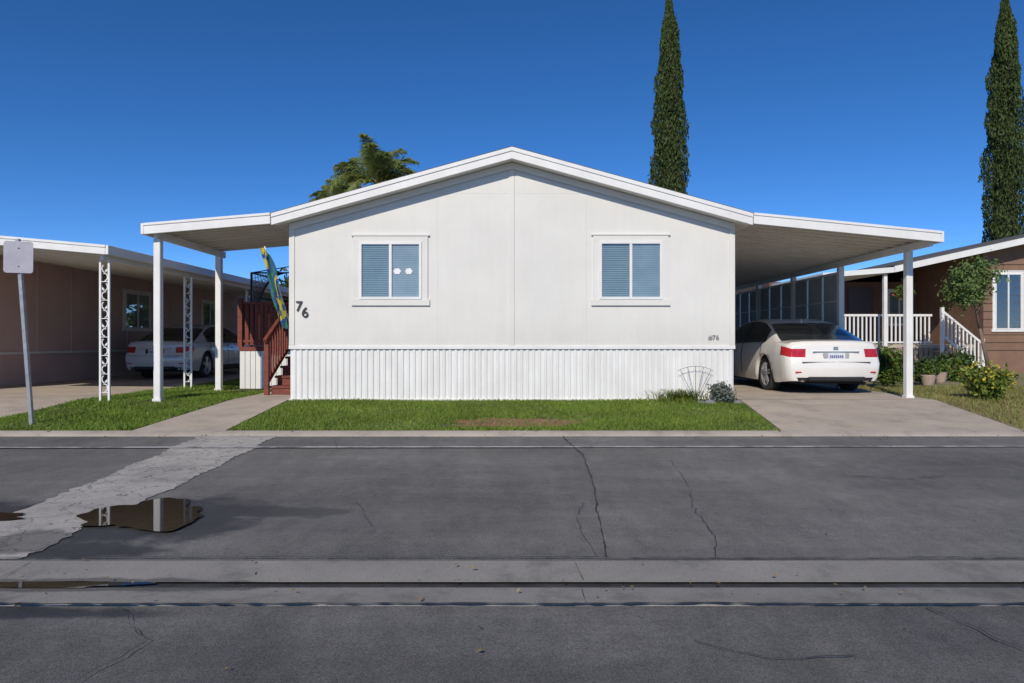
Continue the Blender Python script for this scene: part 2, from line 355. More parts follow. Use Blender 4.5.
def grass(name,n,xl,xr,y0,y1,h,mat,parent,hole=None):
    y=y0+(y1-y0)*rng.random(n); a=np.array([xl(t) for t in y]); b=np.array([xr(t) for t in y]); x=a+(b-a)*rng.random(n)
    pat=.5+.5*np.sin(x*1.9+np.sin(y*2.3)*1.5)*np.sin(y*3.1+x*.7)
    keep=rng.random(n)<(.55+.45*pat)
    if hole is not None:
        for (hx,hy,rx,ry) in hole:
            d=((x-hx)/rx)**2+((y-hy)/ry)**2; keep&=~((d<.9+.5*np.sin(x*9)*np.cos(y*13)+.4*rng.random(n))&(rng.random(n)<.86))
    x=x[keep];y=y[keep];m=len(x); pat=pat[keep]
    z=np.array([gz(t) for t in y]); hh=h*(.5+.9*rng.random(m))*(.7+.5*pat); th=rng.random(m)*6.28; wd=.006+.005*rng.random(m)
    dx=np.cos(th)*wd; dy=np.sin(th)*wd; lx=rng.normal(size=m)*hh*.5; ly=rng.normal(size=m)*hh*.5
    A=np.stack([x-dx,y-dy,z],1);B=np.stack([x+dx,y+dy,z],1);C=np.stack([x+lx,y+ly,z+hh],1)
    q=np.stack([A,B,C],1).reshape(-1,3); return addmesh(name,q.tolist(),np.arange(3*m).reshape(m,3).tolist(),mat,parent)
grass('grass_blades',80000,lambda t:-3.60,lambda t:3.38+.13*(t-8.6),8.61,11.15,.042,M_grass,lawn,[(0.0,9.15,.85,.34),(-.35,8.95,.6,.12),(2.9,11.0,.6,.15)])
grass('grass_blades',46000,lambda t:-7.1 if t<11.2 else -7.1+.02*(t-11.2),lambda t:-4.82+.06*(t-8.6) if t<11.2 else -4.64,8.61,13.2,.042,M_grass,lawn2)
grass('grass_blades_back',9000,lambda t:-6.9,lambda t:-5.6,13.2,20,.06,M_grass,lawn2)
grass('dry_tufts',6000,lambda t:-3.5,lambda t:3.38,8.61,11.15,.038,M_dry,lawn)
yg=grp('yard_grass',(9,11,0)); grass('dry_blades',26000,lambda t:6.5+.17*(t-8.6) if t<11.2 else 7.0,lambda t:11,8.6,14.5,.06,M_dry,yg)
grass('green_blades',8000,lambda t:6.6+.17*(t-8.6) if t<11.2 else 7.0,lambda t:11,8.6,14.5,.06,M_grass,yg)
def patch(name,cx,cy,rx,ry,mat,dz,parent):
    v=[(cx,cy,gz(cy)+dz)];n=40
    for k in range(n):
        t=6.283*k/n; q=1+.2*math.sin(3*t+1)+.12*math.sin(7*t); yy=cy+ry*q*math.sin(t); v.append((cx+rx*q*math.cos(t),yy,gz(yy)+dz))
    addmesh(name,v,[(0,1+k,1+(k+1)%n) for k in range(n)],mat,parent)
patch('bare_dirt',0,9.15,.9,.38,M_red,.010,lawn)

# ---------------- windows ----------------
def window(parent,u0,u1,z0,z1,base,facing,trim=.09,blinds=(M_blind,M_blind2),sill=.03,topx=.03,trimmat=None,slats=True,frm=.028,cap=True):
    trimmat=trimmat or M_white
    def B(nm,a,b,d0,d1,c,d,mat,lst=None):
        if facing=='-Y': q=(a,b,base-d1,base-d0,c,d)
        elif facing=='+X': q=(base+d0,base+d1,a,b,c,d)
        else: q=(base-d1,base-d0,a,b,c,d)
        return q
    def mk(nm,qs,mat): return multibox(nm,qs,mat,parent)
    mk('window_trim',[B('',u0-trim,u1+trim,.0,.028,z1,z1+trim,0)]+([B('',u0-trim-topx,u1+trim+topx,.0,.04,z1+trim,z1+trim+.022,0)] if cap else [])+[
        B('',u0-trim,u0,.0,.026,z0,z1,0),B('',u1,u1+trim,.0,.026,z0,z1,0),B('',u0-trim-sill,u1+trim+sill,.0,.036,z0-trim,z0,0)],trimmat)
    um=(u0+u1)/2; fr=frm
    mk('window_frame',[B('',u0,u1,.004,.045,z1-fr,z1,0),B('',u0,u1,.004,.045,z0,z0+fr,0),B('',u0,u0+fr,.004,.045,z0+fr,z1-fr,0),B('',u1-fr,u1,.004,.045,z0+fr,z1-fr,0),B('',um-.022,um+.022,.004,.042,z0+fr,z1-fr,0)],M_white)
    mk('window_back',[B('',u0+.005,u1-.005,.001,.003,z0+.005,z1-.005,0)],M_dark)
    zz=z0+fr; sl=[];sl2=[]
    while zz<z1-fr-.02:
        j=random.uniform(-.001,.001)
        sl.append(B('',u0+fr,um-.025,.006,.012,zz+.004,zz+.026+j,0)); sl2.append(B('',um+.025,u1-fr,.006,.012,zz+.003,zz+.0295,0)); zz+=.030
    if slats:
        mk('blinds',sl,blinds[0]); mk('blinds_2',sl2,blinds[1])
    mk('window_glass',[B('',u0+fr,um-.022,.024,.027,z0+fr,z1-fr,0),B('',um+.022,u1-fr,.020,.023,z0+fr,z1-fr,0)],M_glass)

# ---------------- main mobile home ----------------
H=grp('mobile_home',(0,11.2,0)); FY=11.2
sl=.276
def rt(x): return 4.08-sl*abs(x)
prismXZ('body_walls',[(-3.64,.86),(3.64,.86),(3.64,rt(3.64)-.17),(0,rt(0)-.17),(-3.64,rt(3.64)-.17)],FY,27.5,M_wall,H)
box('crawlspace',-3.55,3.55,FY+.06,27.4,-.1,.86,M_dark,H)
v=[];f=[];x=-3.64;per=.098;zt=.86;i=0;pts=[]
while x<3.64-per:
    pts+=[(x,0),(x+.045,0),(x+.053,-.020),(x+.090,-.020)]; x+=per
pts.append((3.64,0))
for px,d in pts: v+=[(px,FY+.02+d,-.02),(px,FY+.02+d,zt)]
for i in range(len(pts)-1): f.append((2*i,2*i+2,2*i+3,2*i+1))
addmesh('skirting',v,f,M_skirt,H)
for s in (-1,1): box('side_skirting',s*3.62-.02,s*3.62+.02,FY+.03,27.4,-.02,.86,M_skirt,H)
box('belt_rail',-3.66,3.66,FY-.02,FY+.005,.845,.905,M_white,H,.004)
box('bottom_rail',-3.66,3.66,FY-.012,FY+.045,-.02,.03,M_white,H)
box('centre_batten',-.052,.038,FY-.012,FY-.001,.905,rt(0)-.20,M_wall,H,.004)
for s in (-1,1): box('corner_trim',s*3.61-.045,s*3.61+.045,FY-.016,FY-.001,.906,3.02-.14,M_wall,H,.003)
multibox('panel_seams',[(-1.7,-.06,FY-.0008,FY+.01,3.395,3.398),(.045,1.7,FY-.0008,FY+.01,3.395,3.398)]+[(sx-.0015,sx+.0015,FY-.0008,FY+.01,.906,3.3) for sx in (-1.22,1.22)],simple('seam_gap',(.56,.55,.51),None,6,.8),H)
for s in (-1,1): prismXZ('frieze_board',[(s*.0,rt(0)-.175),(s*3.64,rt(3.64)-.175),(s*3.64,rt(3.64)-.285),(s*.0,rt(0)-.285)][::s],FY-.03,FY-.0185,M_wall,H)
E=3.85
for s in (-1,1):
    prismXZ('roof_deck',[(s*0,rt(0)-.02),(s*E,rt(E)-.02),(s*E,rt(E)-.165),(s*0,rt(0)-.165)][::s],10.94,27.8,M_white,H)
    prismXZ('roof_shingles',[(s*0,rt(0)+.012),(s*(E+.02),rt(E+.02)+.012),(s*(E+.02),rt(E+.02)-.018),(s*0,rt(0)-.018)][::s],10.90,27.8,M_shingle,H)
    prismXZ('rake_fascia',[(s*0,rt(0)-.035),(s*E,rt(E)-.035),(s*E,rt(E)-.185),(s*0,rt(0)-.185)][::s],10.905,10.938,M_white,H,.004)
    prismXZ('rake_cap',[(s*0,rt(0)+.0),(s*E,rt(E)+.0),(s*E,rt(E)-.065),(s*0,rt(0)-.065)][::s],10.89,10.903,M_white,H,.004)
window(H,-2.50,-1.48,.97+.69,.97+1.63,FY,'-Y',.10,trimmat=M_wall,frm=.04)
window(H,1.43,2.46,.97+.69,.97+1.64,FY,'-Y',.10,(M_blind,simple('curtain_pane',(.37,.44,.46),(.31,.37,.40),4,.5)),trimmat=M_wall,frm=.04)
for k,cx in enumerate((-1.88,-1.69)):
    n=20; addmesh('window_decal_%d'%(k+1),[(cx+.06*math.cos(t*6.283/n)*(1+.15*math.sin(3*t)),FY-.0245,2.12+.05*math.sin(t*6.283/n)*(1+.2*math.sin(2*t))) for t in range(n)],[tuple(range(n))],simple('decal_white',(.85,.85,.85),None,5,.5),H)
def text(s,x,y,z,size,mat,parent):
    c=bpy.data.curves.new('house_number','FONT'); c.body=s; c.size=size; c.extrude=.006; c.materials.append(mat); c.offset=.001
    o=bpy.data.objects.new('house_number_'+s.strip('#'),c); COL.objects.link(o); o.location=(x,y,z); o.rotation_euler=(math.radians(90),0,0); o.parent=parent; o.matrix_parent_inverse=Matrix.Translation(-Vector(parent.location))
text('7',-3.55,FY-.02,1.47,.235,M_number,H); text('6',-3.45,FY-.02,1.37,.235,M_number,H); text('#76',3.22,FY-.012,1.0,.11,simple('grey_num',(.3,.3,.3),None,6,.6),H)

# awnings
def awning(name,xi,zi,xo,zo,y0,y1,fh,posts,mat,pw=.055,beamx=None,scroll=False,sc_hw=.085):
    A=grp(name,((xi+xo)/2,y0,0)); s=1 if xo>xi else -1
    o=s
    def z(x): return zi+(zo-zi)*(x-xi)/(xo-xi)
    prismXZ('roof_pan',[(xi,zi-.03),(xo,zo-.03),(xo,zo-.055),(xi,zi-.055)][::o],y0+.04,y1,mat,A)
    vb=[];fb=[]
    y=y0+.2
    while y<y1:
        b=len(vb)
        for yy in (y,y+.025):
            vb+=[(xi,yy,zi-.056),(xo,yy,zo-.056),(xo,yy,zo-.10),(xi,yy,zi-.10)]
        fb+=[(b,b+1,b+2,b+3),(b+7,b+6,b+5,b+4),(b+3,b+2,b+6,b+7),(b,b+3,b+7,b+4),(b+1,b+5,b+6,b+2)]; y+=.305
    addmesh('pan_ribs',vb,fb,mat,A)
    prismXZ('front_fascia',[(xi+.003*s,zi-.0),(xo,zo),(xo,zo-fh),(xi+.003*s,zi-fh)][::o],y0,y0+.035,M_white,A,.005)
    prismXZ('front_cap',[(xi+.003*s,zi+.012),(xo+.01*s,zo+.012),(xo+.01*s,zo-.03),(xi+.003*s,zi-.03)][::o],y0-.014,y0-.002,M_white,A,.004)
    box('side_gutter',min(xo,xo+.05*s)+.002*s,max(xo,xo+.05*s)+.002*s,y0+.0,y1,zo-fh,zo+.01,M_white,A,.006)
    bx=beamx or xo-.12*s; zb=z(bx)-.10
    box('support_beam',bx-.03,bx+.03,y0+.12,y1-.05,zb-.12,zb,M_white,A,.004)
    for py in posts:
        g0=gz(py)
        if scroll:
            hw=sc_hw
            for dx in (-hw,hw): box('post_tube',bx+dx-.016,bx+dx+.016,py-.016,py+.016,g0,zb-.12,M_white,A)
            segs=[];zz=g0+.15;k=0
            while zz<zb-.3:
                sg_=1 if k%2 else -1
                for q in range(14):
                    def pt(t):
                        if t<.5: ang=math.pi*1.5-(t/.5)*math.pi*1.35; return (sg_*(.045*math.cos(ang)),.075+.06*math.sin(ang))
                        ang=math.pi*.15+math.pi*.5 - ((t-.5)/.5)*(-math.pi*1.35)+math.pi*.35
                        return (sg_*(.045*math.cos(ang)),.215+.06*math.sin(ang))
                    a0=pt(q/14);a1=pt((q+1)/14)
                    segs.append(((bx+a0[0],py,zz+a0[1]),(bx+a1[0],py,zz+a1[1]),.010,.010))
                segs.append(((bx-hw,py,zz),(bx+hw,py,zz),.008,.008))
                zz+=.30;k+=1
            beam('scrollwork',segs,M_white,A)
        else:
            box('post',bx-pw,bx+pw,py-pw,py+pw,g0-.02,zb-.12,M_white,A,.008)
            box('post_base',bx-pw-.012,bx+pw+.012,py-pw-.012,py+pw+.012,g0-.02,g0+.05,M_white,A)
    return A
awning('carport_awning',3.853,rt(E)-.004,6.84,2.72,10.88,24,.165,[11.65,14.05,16.4,18.7,21.2,23.6],M_awn,beamx=6.76)
awning('porch_awning',-3.853,rt(E)-.004,-5.87,2.845,10.88,13.7,.165,[11.10,13.4],M_awn)
# neighbour left
NL=grp('mobile_home',(-13,12,0))
box('body_walls',-17,-10.9,12.0,32,.72,2.82,M_pink,NL)
box('skirting',-16.95,-10.93,12.05,31.9,-.02,.70,M_pink,NL)
box('belt_rail',-17,-10.87,11.97,32,.69,.74,M_white,NL)
multibox('battens',[(-10.9,-10.885,12+i*1.22,12.04+i*1.22,.74,2.8) for i in range(17)],M_pink,NL)
prismXZ('roof',[(-17.4,2.83),(-10.8,2.83),(-10.8,2.93),(-14,3.5),(-17.4,2.93)],11.6,32.3,M_shingle,NL)
window(NL,19.2,20.5,1.35,2.35,-10.9,'+X',.08)
window(NL,24.0,25.2,1.35,2.35,-10.9,'+X',.08)
awning('carport_awning',-10.8,2.88,-6.5,2.50,10.9,27,.14,[11.1,13.95,17.2,21],M_awn,scroll=True,sc_hw=.07)
# neighbour right
NR=grp('mobile_home',(16,21,0))
prismXZ('front_room',[(14.5,0),(22,0),(22,5.3),(14.5,3.70)],21,36,M_brown,NR)
multibox('siding_laps',[(14.48,22,20.975,20.999,.7+.24*i,.708+.24*i) for i in range(12)],simple('lap_edge',(.15,.09,.06),None,5,.8),NR)
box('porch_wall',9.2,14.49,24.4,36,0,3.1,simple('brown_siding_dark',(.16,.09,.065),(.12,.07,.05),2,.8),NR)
prismXZ('roof_slab',[(11.5,3.22),(22.5,5.64),(22.5,5.44),(11.5,3.05)],20.45,36.4,M_awn,NR)
prismXZ('rake_fascia',[(11.45,3.24),(22.5,5.67),(22.5,5.46),(11.45,3.04)],20.41,20.448,M_white,NR)
prismXZ('roof_shingles',[(11.45,3.27),(22.5,5.70),(22.5,5.671),(11.45,3.241)],20.39,36.4,M_shingle,NR)
prismXZ('porch_roof',[(9.3,3.02),(11.44,3.20),(11.44,3.04),(9.3,2.88)],20.42,34,M_white,NR)
window(NR,14.85,15.65,1.35,3.05,21,'-Y',.08,(simple('dark_blind',(.05,.06,.075),None,4,.5),)*2)
window(NR,17.2,18.6,1.5,2.9,21,'-Y',.08)
window(NR,13.45,14.2,1.6,2.75,24.4,'-Y',.07,(M_blind,M_blind))
window(NR,10.2,10.9,1.6,2.7,24.4,'-Y',.07,(M_blind,M_blind))
box('door',12.0,12.9,24.36,24.4,.9,2.9,simple('door_brown',(.06,.03,.025),None,4,.4),NR)
box('porch_deck',9.6,14.4,21.2,24.3,.78,.88,M_conc,NR)
multibox('porch_skirt',[(9.6+i*.16,9.73+i*.16,21.2,21.23,0,.78) for i in range(30)],simple('tan_board',(.30,.24,.18),None,4,.8),NR)
pk=[(9.7+i*.13,9.745+i*.13,21.22,21.25,.90,1.75) for i in range(26)]+[(9.65,13.05,21.2,21.27,1.75,1.82),(9.65,13.05,21.2,21.27,.92,.97)]
multibox('porch_railing',pk,M_white,NR)
pk=[]
for i in range(10):
    x=13.05+i*.115; t=i/10; zt=1.85-.95*t
    pk.append((x-.02,x+.02,20.6,20.63,zt-.75 if zt-.75>0 else 0,zt))
multibox('stair_pickets',pk,M_white,NR)
beam('stair_rails',[((12.95,20.615,1.92),(14.2,20.615,.90),.045,.045),((12.95,20.615,1.2),(14.2,20.615,.12),.04,.04),((14.2,20.6,0),(14.2,20.6,1.05),.06,.06),((12.98,20.6,0),(12.98,20.6,2.0),.06,.06)],M_white,NR)
multibox('stair_treads',[(13.1+i*.3,13.42+i*.3,20.66,21.6,.68-i*.17-.04,.68-i*.17) for i in range(4)],M_conc,NR)
multibox('porch_posts',[(x-.05,x+.05,20.55,20.65,0,3.0) for x in (9.5,11.25,)],M_white,NR)
multibox('porch_chair',[(10.3,10.8,22.2,22.7,1.28,1.33),(10.3,10.8,22.66,22.7,1.33,1.8),(10.3,10.34,22.2,22.24,.88,1.28),(10.76,10.8,22.2,22.24,.88,1.28),(10.3,10.34,22.66,22.7,.88,1.28),(10.76,10.8,22.66,22.7,.88,1.28)],M_black,NR)
hb=grp('hanging_basket',(12.0,20.9,2.5)); beam('wires',[((12.0,20.9,3.1),(12.0+.12*a,20.9+.12*b,2.5),.006,.006) for a,b in ((1,0),(-.5,.8),(-.5,-.8))],M_black,hb)
leaves('plant',clumps(12.0,20.9,2.42,.22,.22,.18,14,700,.07),.045,M_bush,hb); leaves('flowers',clumps(12.0,20.9,2.42,.26,.26,.2,14,60,.05),.035,M_pinkf,hb)
SC=grp('carport_privacy_screen',(6.8,18,0)); fr=[];pn=[]
y=14.15
while y<23.4:
    fr+=[(6.78,6.81,y,y+.05,1.22,2.42)]; pn.append((6.79,6.80,y+.05,y+.72,1.27,2.37)); y+=.77
fr+=[(6.78,6.81,14.15,23.5,2.37,2.42),(6.78,6.81,14.15,23.5,1.22,1.27),(6.782,6.808,14.15,23.5,1.80,1.83)]
multibox('frame',fr,M_white,SC); multibox('panels',pn,M_screen,SC)
PF=grp('picket_fence',(7.3,17,0)); pk=[]
y=15.0
while y<23: pk.append((7.2,7.225,y,y+.08,.05,1.0+.0)); y+=.14
multibox('pickets',pk+[(7.226,7.25,15,23,.3,.36),(7.226,7.25,15,23,.8,.86)],M_white,PF)

# porch deck + stairs (left)
D=grp('porch_deck',(-4.8,14,0)); DX=-5.50; SX=-4.38
box('deck_floor',DX,-3.68,13.75,18,.78,.86,M_wood,D)
multibox('deck_skirt',[(DX+.02+i*.105,DX+.115+i*.105,13.76,13.78,.02,.775) for i in range(17)],M_skirt,D)
multibox('deck_skirt_side',[(DX,DX+.02,13.8+i*.105,13.895+i*.105,.02,.775) for i in range(40)],M_skirt,D)
r=[(DX+.10+i*.10,DX+.172+i*.10,13.80,13.825,.90,1.72) for i in range(10)]+[(DX,SX+.0,13.77,13.86,1.72,1.77),(DX,SX,13.79,13.835,.95,1.0),(DX-.03,DX+.06,13.75,13.84,.86,1.85),(SX-.04,SX+.05,13.75,13.84,.86,1.85)]
r+=[(DX+.03,DX+.055,13.9+i*.12,13.97+i*.12,.90,1.72) for i in range(33)]+[(DX-.01,DX+.08,13.9,18,1.72,1.77)]
r+=[(DX+.1+i*.12,DX+.175+i*.12,17.9,17.93,.90,1.9) for i in range(14)]+[(DX,-3.7,17.88,17.95,1.9,1.95)]
multibox('deck_railing',r,M_wood,D)
multibox('stair_treads',[(SX+.02,-3.72,12.25+i*.29,12.58+i*.29,.17*(i+1)-.04,.17*(i+1)) for i in range(5)],M_wood,D)
multibox('stair_risers',[(SX+.06,-3.74,12.27+i*.29,12.29+i*.29,0,.17*(i+1)-.041) for i in range(5)],M_wood,D)
sg=[((SX,12.2,.0),(SX,12.2,1.02),.055,.055),((-3.76,12.2,.0),(-3.76,12.2,1.02),.055,.055)]
for xx in (SX,-3.76):
    sg+=[((xx,12.1,.98),(xx,13.75,1.85),.045,.045),((xx,12.2,.22),(xx,13.75,1.05),.035,.035)]
    for i in range(12):
        t=(i+.5)/12; sg.append(((xx,12.2+1.55*t,.22+.83*t),(xx,12.2+1.55*t,.98+.85*t),.022,.022))
beam('stair_railing',sg,M_wood,D)
G=grp('patio_gazebo',(-4.9,15,0)); gx0,gx1,gy0,gy1=-5.42,-3.9,14.2,17.0; zt=2.40; ap=((gx0+gx1)/2,(gy0+gy1)/2,2.75)
sg=[]
for (a,b) in ((gx0,gy0),(gx1,gy0),(gx0,gy1),(gx1,gy1)):
    sg+=[((a,b,.86),(a,b,zt),.025,.025),((a,b,zt),ap,.015,.015)]
sg+=[((gx0,gy0,zt),(gx1,gy0,zt),.02,.02),((gx0,gy1,zt),(gx1,gy1,zt),.02,.02),((gx0,gy0,zt),(gx0,gy1,zt),.02,.02),((gx1,gy0,zt),(gx1,gy1,zt),.02,.02)]
beam('frame',sg,M_black,G)
sg=[]
def drape(xa,xb,sgn):
    n=26
    for i in range(n+1):
        t=i/n; x=xa+(xb-xa)*t; zb=zt-1.25*(1-t)**1.6-.03
        sg.append(((x,gy0-.03,zt),(xa+(x-xa)*.55,gy0-.03,zb),.008,.008))
    for k in range(11):
        s_=k/10
        pts=[]
        for i in range(n+1):
            t=i/n; x=xa+(xb-xa)*t; zb=zt-1.25*(1-t)**1.6-.03
            pts.append((x+(xa+(x-xa)*.55-x)*s_,gy0-.032,zt+(zb-zt)*s_))
        for a,b in zip(pts[:-1],pts[1:]): sg.append((a,b,.005,.005))
drape(gx0,gx0+.9,1); drape(gx1,gx1-.6,-1)
beam('tied_netting',sg,M_black,G)
# flag on angled staff
FL=grp('hanging_flag',(-3.9,11,1.5))
beam('staff',[((-3.66,11.22,1.30),(-3.98,10.98,2.50),.012,.010)],M_white,FL,sides=8)
fv=[];ff=[];mi=[];NU=10;NV=36
for i in range(NV+1):
    t=i/NV
    for j in range(NU+1):
        s_=j/NU
        px=-3.96+.22*t; py=10.98+.2*t; pz=2.47-1.18*t
        wdt=.20*(1-.25*t)*(1+.25*math.sin(t*11))
        fv.append((px-.02+ (s_-.35)*wdt+.02*math.sin(t*9+s_*5), py-.03+.05*math.sin(s_*11+t*4), pz-.10*s_+.03*math.sin(s_*6)))
for i in range(NV):
    for j in range(NU):
        a=i*(NU+1)+j; ff.append((a,a+1,a+NU+2,a+NU+1)); k=(i*.26+j*.75+.8*math.sin(i*.6)); mi.append([0,1,0,1,2,1][int(k/1.5)%6])
addmesh('flag_cloth',fv,ff,[simple('flag_yellow',(.62,.52,.06),None,5,.8),simple('flag_blue',(.03,.10,.26),None,5,.8),simple('flag_green',(.04,.20,.13),None,5,.8)],FL,True,mi)

# street sign (seen from back)
SG=grp('street_sign',(-6.4,9.05,-.1))
p0=Vector((-6.36,9.05,-.20)); p1=Vector((-6.55,9.05,2.33)); d=(p1-p0).normalized()
beam('pole',[(p0,p1,.032,.032)],M_galv,SG)
cz=p0+d*2.29
sv=[]; ax=Vector((.93,.36,0)).normalized(); up=(d-ax*d.dot(ax)).normalized(); nn=ax.cross(up)
hw,hh,rc=.165,.21,.035
out=[]
for (sx,sy,a0) in ((1,1,0),(-1,1,90),(-1,-1,180),(1,-1,270)):
    for k in range(5):
        a=math.radians(a0+k*22.5); out.append((sx*(hw-rc)+rc*math.cos(a),sy*(hh-rc)+rc*math.sin(a)))
out=[]
for (cx_,cy_,a0) in ((hw-rc,hh-rc,0),(-hw+rc,hh-rc,90),(-hw+rc,-hh+rc,180),(hw-rc,-hh+rc,270)):
    for k in range(5):
        a=math.radians(a0+k*22.5); out.append((cx_+rc*math.cos(a),cy_+rc*math.sin(a)))
for off in (.036,.040):
    for (a,b) in out: sv.append(tuple(cz+ax*a+up*b+nn*off))
n=len(out)
addmesh('panel',sv,[tuple(range(n))[::-1],tuple(range(n,2*n))]+[(i,(i+1)%n,n+(i+1)%n,n+i) for i in range(n)],M_signback,SG)
for b in (-.12,.12):
    q=cz+up*b+nn*(-.03); beam('bolt',[(q,q+nn*.075,.012,.012)],M_galv,SG,sides=8)

# ---------------- cars ----------------
def lathe(prof,n=40):
    v=[];f=[]
    for (x,r) in prof:
        for k in range(n): t=2*math.pi*k/n; v.append((x,r*math.cos(t),r*math.sin(t)))
    for i in range(len(prof)-1):
        for k in range(n): f.append((i*n+k,i*n+(k+1)%n,(i+1)*n+(k+1)%n,(i+1)*n+k))
    return v,f
def car(name,loc,yaw,paint,W=1.82,L=4.88,H=1.44,style=0):
    C=grp(name,loc); C.rotation_euler=(0,0,yaw)
    hw=W/2; ks=H/1.46; kl=L/4.9
    wy=[1.08*kl,3.88*kl]; WR=.335; AR=.385
    I=lambda y,p:float(np.interp(y/kl,[a for a,_ in p],[b for _,b in p]))
    WP=[(0,.86),(.03,.90),(.10,.945),(.22,.97),(.5,.99),(1.0,1),(3.5,1),(4.2,.98),(4.55,.93),(4.75,.85),(4.85,.74),(4.9,.6)]
    TP=[(0,.905),(.04,.955),(.09,.985),(.16,.985),(.25,.98),(.40,.99),(.50,1.005),(.70,1.085),(1.0,1.215),(1.25,1.315),(1.5,1.395),(1.8,1.445),(2.1,1.46),(2.5,1.452),(2.8,1.425),(3.0,1.385),(3.25,1.29),(3.55,1.15),(3.78,1.045),(4.0,1.0),(4.3,.95),(4.6,.87),(4.8,.75),(4.9,.6)]
    BP=[(0,.87),(.1,.905),(.5,.945),(1.2,.96),(2.2,.945),(3.4,.925),(3.8,.93),(4.3,.88),(4.6,.8),(4.8,.68),(4.9,.54)]
    fr=[0,.17,.36,.54,.72,.95,1]; fx=[.93,.975,.992,1.0,.995,.965,.94]
    seams=[1.22,2.32,3.32,0.46]
    cols=sorted(set([round(x,3) for x in list(np.arange(0,.3,.03))+list(np.arange(.3,4.6,.05))+list(np.arange(4.6,4.901,.03))+[s for s in seams]+[s+.012 for s in seams]]))
    cols=[c*kl for c in cols]
    def zlow(y):
        base=.20+.05*max(0,1-y/.5)+.04*max(0,(y-4.5)/.4)
        for c in wy:
            q=AR*AR-(y-c)**2
            if q>0: base=max(base,WR+math.sqrt(q)-.01)
        return base
    def off(z): return float(np.interp(z,[.2,.35,.5,.60,.66,.80,.9,.97,1.08],[.07,.02,0,.005,.05,.075,.085,.065,.085]))
    NR_=14
    verts=[];vid={}
    def place(x,y,z,w_):
        fade=max(0,1-y/.55); yy=y+off(z)*fade
        yy-=.10*(1-min(1,abs(x)/w_)**2.4)*max(0,1-y/.7)
        return (x,yy,z)
    def section(y):
        w_=hw*I(y,WP); B_=I(y,BP)*ks; T_=I(y,TP)*ks; zl=zlow(y); pts=[]
        for i in range(7):
            z=.20+(B_-.20)*fr[i]; z=max(z,zl+.012*i) ; x=w_*fx[i]
            pts.append((x,z))
        zg=max(B_+.015,T_-.065); xb=pts[6][0]
        kk=.46
        pts.append((xb-.012,B_+.008)); pts.append((xb-.012-kk*(zg-B_)*.45,B_+(zg-B_)*.5+.004)); xg=xb-.012-kk*(zg-B_)-.008; pts.append((xg,zg))
        pts.append((xg*.94,max(zg+.004,T_-.028))); pts.append((xg*.72,max(zg+.006,T_-.010))); pts.append((xg*.4,T_-.002)); pts.append((0,T_))
        return pts,w_,B_,zg
    secs=[section(y) for y in cols]
    for s in (1,-1):
        for c,(pts,w_,_,_) in enumerate(secs):
            for r_,(x,z) in enumerate(pts):
                if s==-1 and r_==NR_-1: vid[(s,c,r_)]=vid[(1,c,r_)]; continue
                vid[(s,c,r_)]=len(verts); verts.append(place(s*x,cols[c],z,w_))
    faces=[];mi=[]
    PAINT,GL,BLK,TL,TW=0,1,2,3,4
    for s in (1,-1):
        for c in range(len(cols)-1):
            y0,y1=cols[c]/kl,cols[c+1]/kl; ym=(y0+y1)/2; B_=secs[c][2]; zg=secs[c][3]
            for r_ in range(NR_-1):
                q=(vid[(s,c,r_)],vid[(s,c+1,r_)],vid[(s,c+1,r_+1)],vid[(s,c,r_+1)])
                if s==-1: q=q[::-1]
                m=PAINT
                thin=(y1-y0)<.02 and (y1-y0)>.005
                if 6<r_<9 and 1.0<ym<3.55 and zg-B_>.085:
                    m=GL
                    if 2.27<ym<2.37 : m=BLK
                    if 1.42<ym<1.47: m=BLK
                    if ym<1.12 : m=PAINT
                elif r_==6 and 1.1<ym<3.6: m=BLK if style else 5
                if r_>=10 and .52<ym<1.36: m=GL
                if r_>=10 and 3.05<ym<3.72: m=GL
                if thin and 1<=r_<=6 and ym>1: m=BLK
                if thin and ym<1 and r_>=7: m=BLK
                if r_==4 and ym<.28: m=TL
                if r_==0 and 1.5<ym<3.4 : m=BLK if style else PAINT
                if r_ in(4,) and ym>4.55: m=TW
                if r_ in(2,3) and ym>4.86: m=BLK
                faces.append(q);mi.append(m)
    for c,front in ((0,False),(len(cols)-1,True)):
        pts,w_,B_,zg=secs[c]; x6=pts[6][0]; fs=[pts[6+j][0]/x6 for j in range(8)]
        for s in (1,-1):
            fs2=[1]+[fs[j] for j in range(1,8)]
            g=[]
            for i in range(7):
                row=[]
                for j,fq in enumerate(fs2):
                    if j==0: row.append(vid[(s,c,i)])
                    else:
                        x,z=pts[i]; P=place(s*x*fq,cols[c],z,w_)
                        if front: P=(P[0],P[1]+.10*(1-fq**2),P[2])
                        row.append(len(verts)); verts.append(P)
                g.append(row)
            for i in range(6):
                for j in range(7):
                    q=(g[i][j],g[i+1][j],g[i+1][j+1],g[i][j+1])
                    if (s==-1)!=front: q=q[::-1]
                    m=PAINT
                    if i==0 and j>=4: m=BLK
                    if i==4 and j<=4 : m=TL
                    if front and i in (1,2,3) and j>=3: m=BLK
                    if front and i==4: m=TW if j<5 else BLK
                    faces.append(q);mi.append(m)
            top=[vid[(s,c,6+j)] for j in range(8)]
            for j in range(7):
                q=(g[6][j],top[j],top[j+1],g[6][j+1]) if j>0 else (g[6][0],top[1],g[6][1])
                if (s==-1)!=front: q=q[::-1]
                faces.append(q);mi.append(PAINT)
    ob=addmesh('body',verts,faces,[paint,M_cglass,M_black,M_tail,M_tailw,M_chrome],C,True,mi,local=True)
    box('underbody',-hw*.74,hw*.74,.22,L-.35,.19,.74,M_dark,C,local=True)
    box('underbody_sill',-hw*.9,hw*.9,1.5*kl,3.42*kl,.17,.5,M_dark,C,local=True)
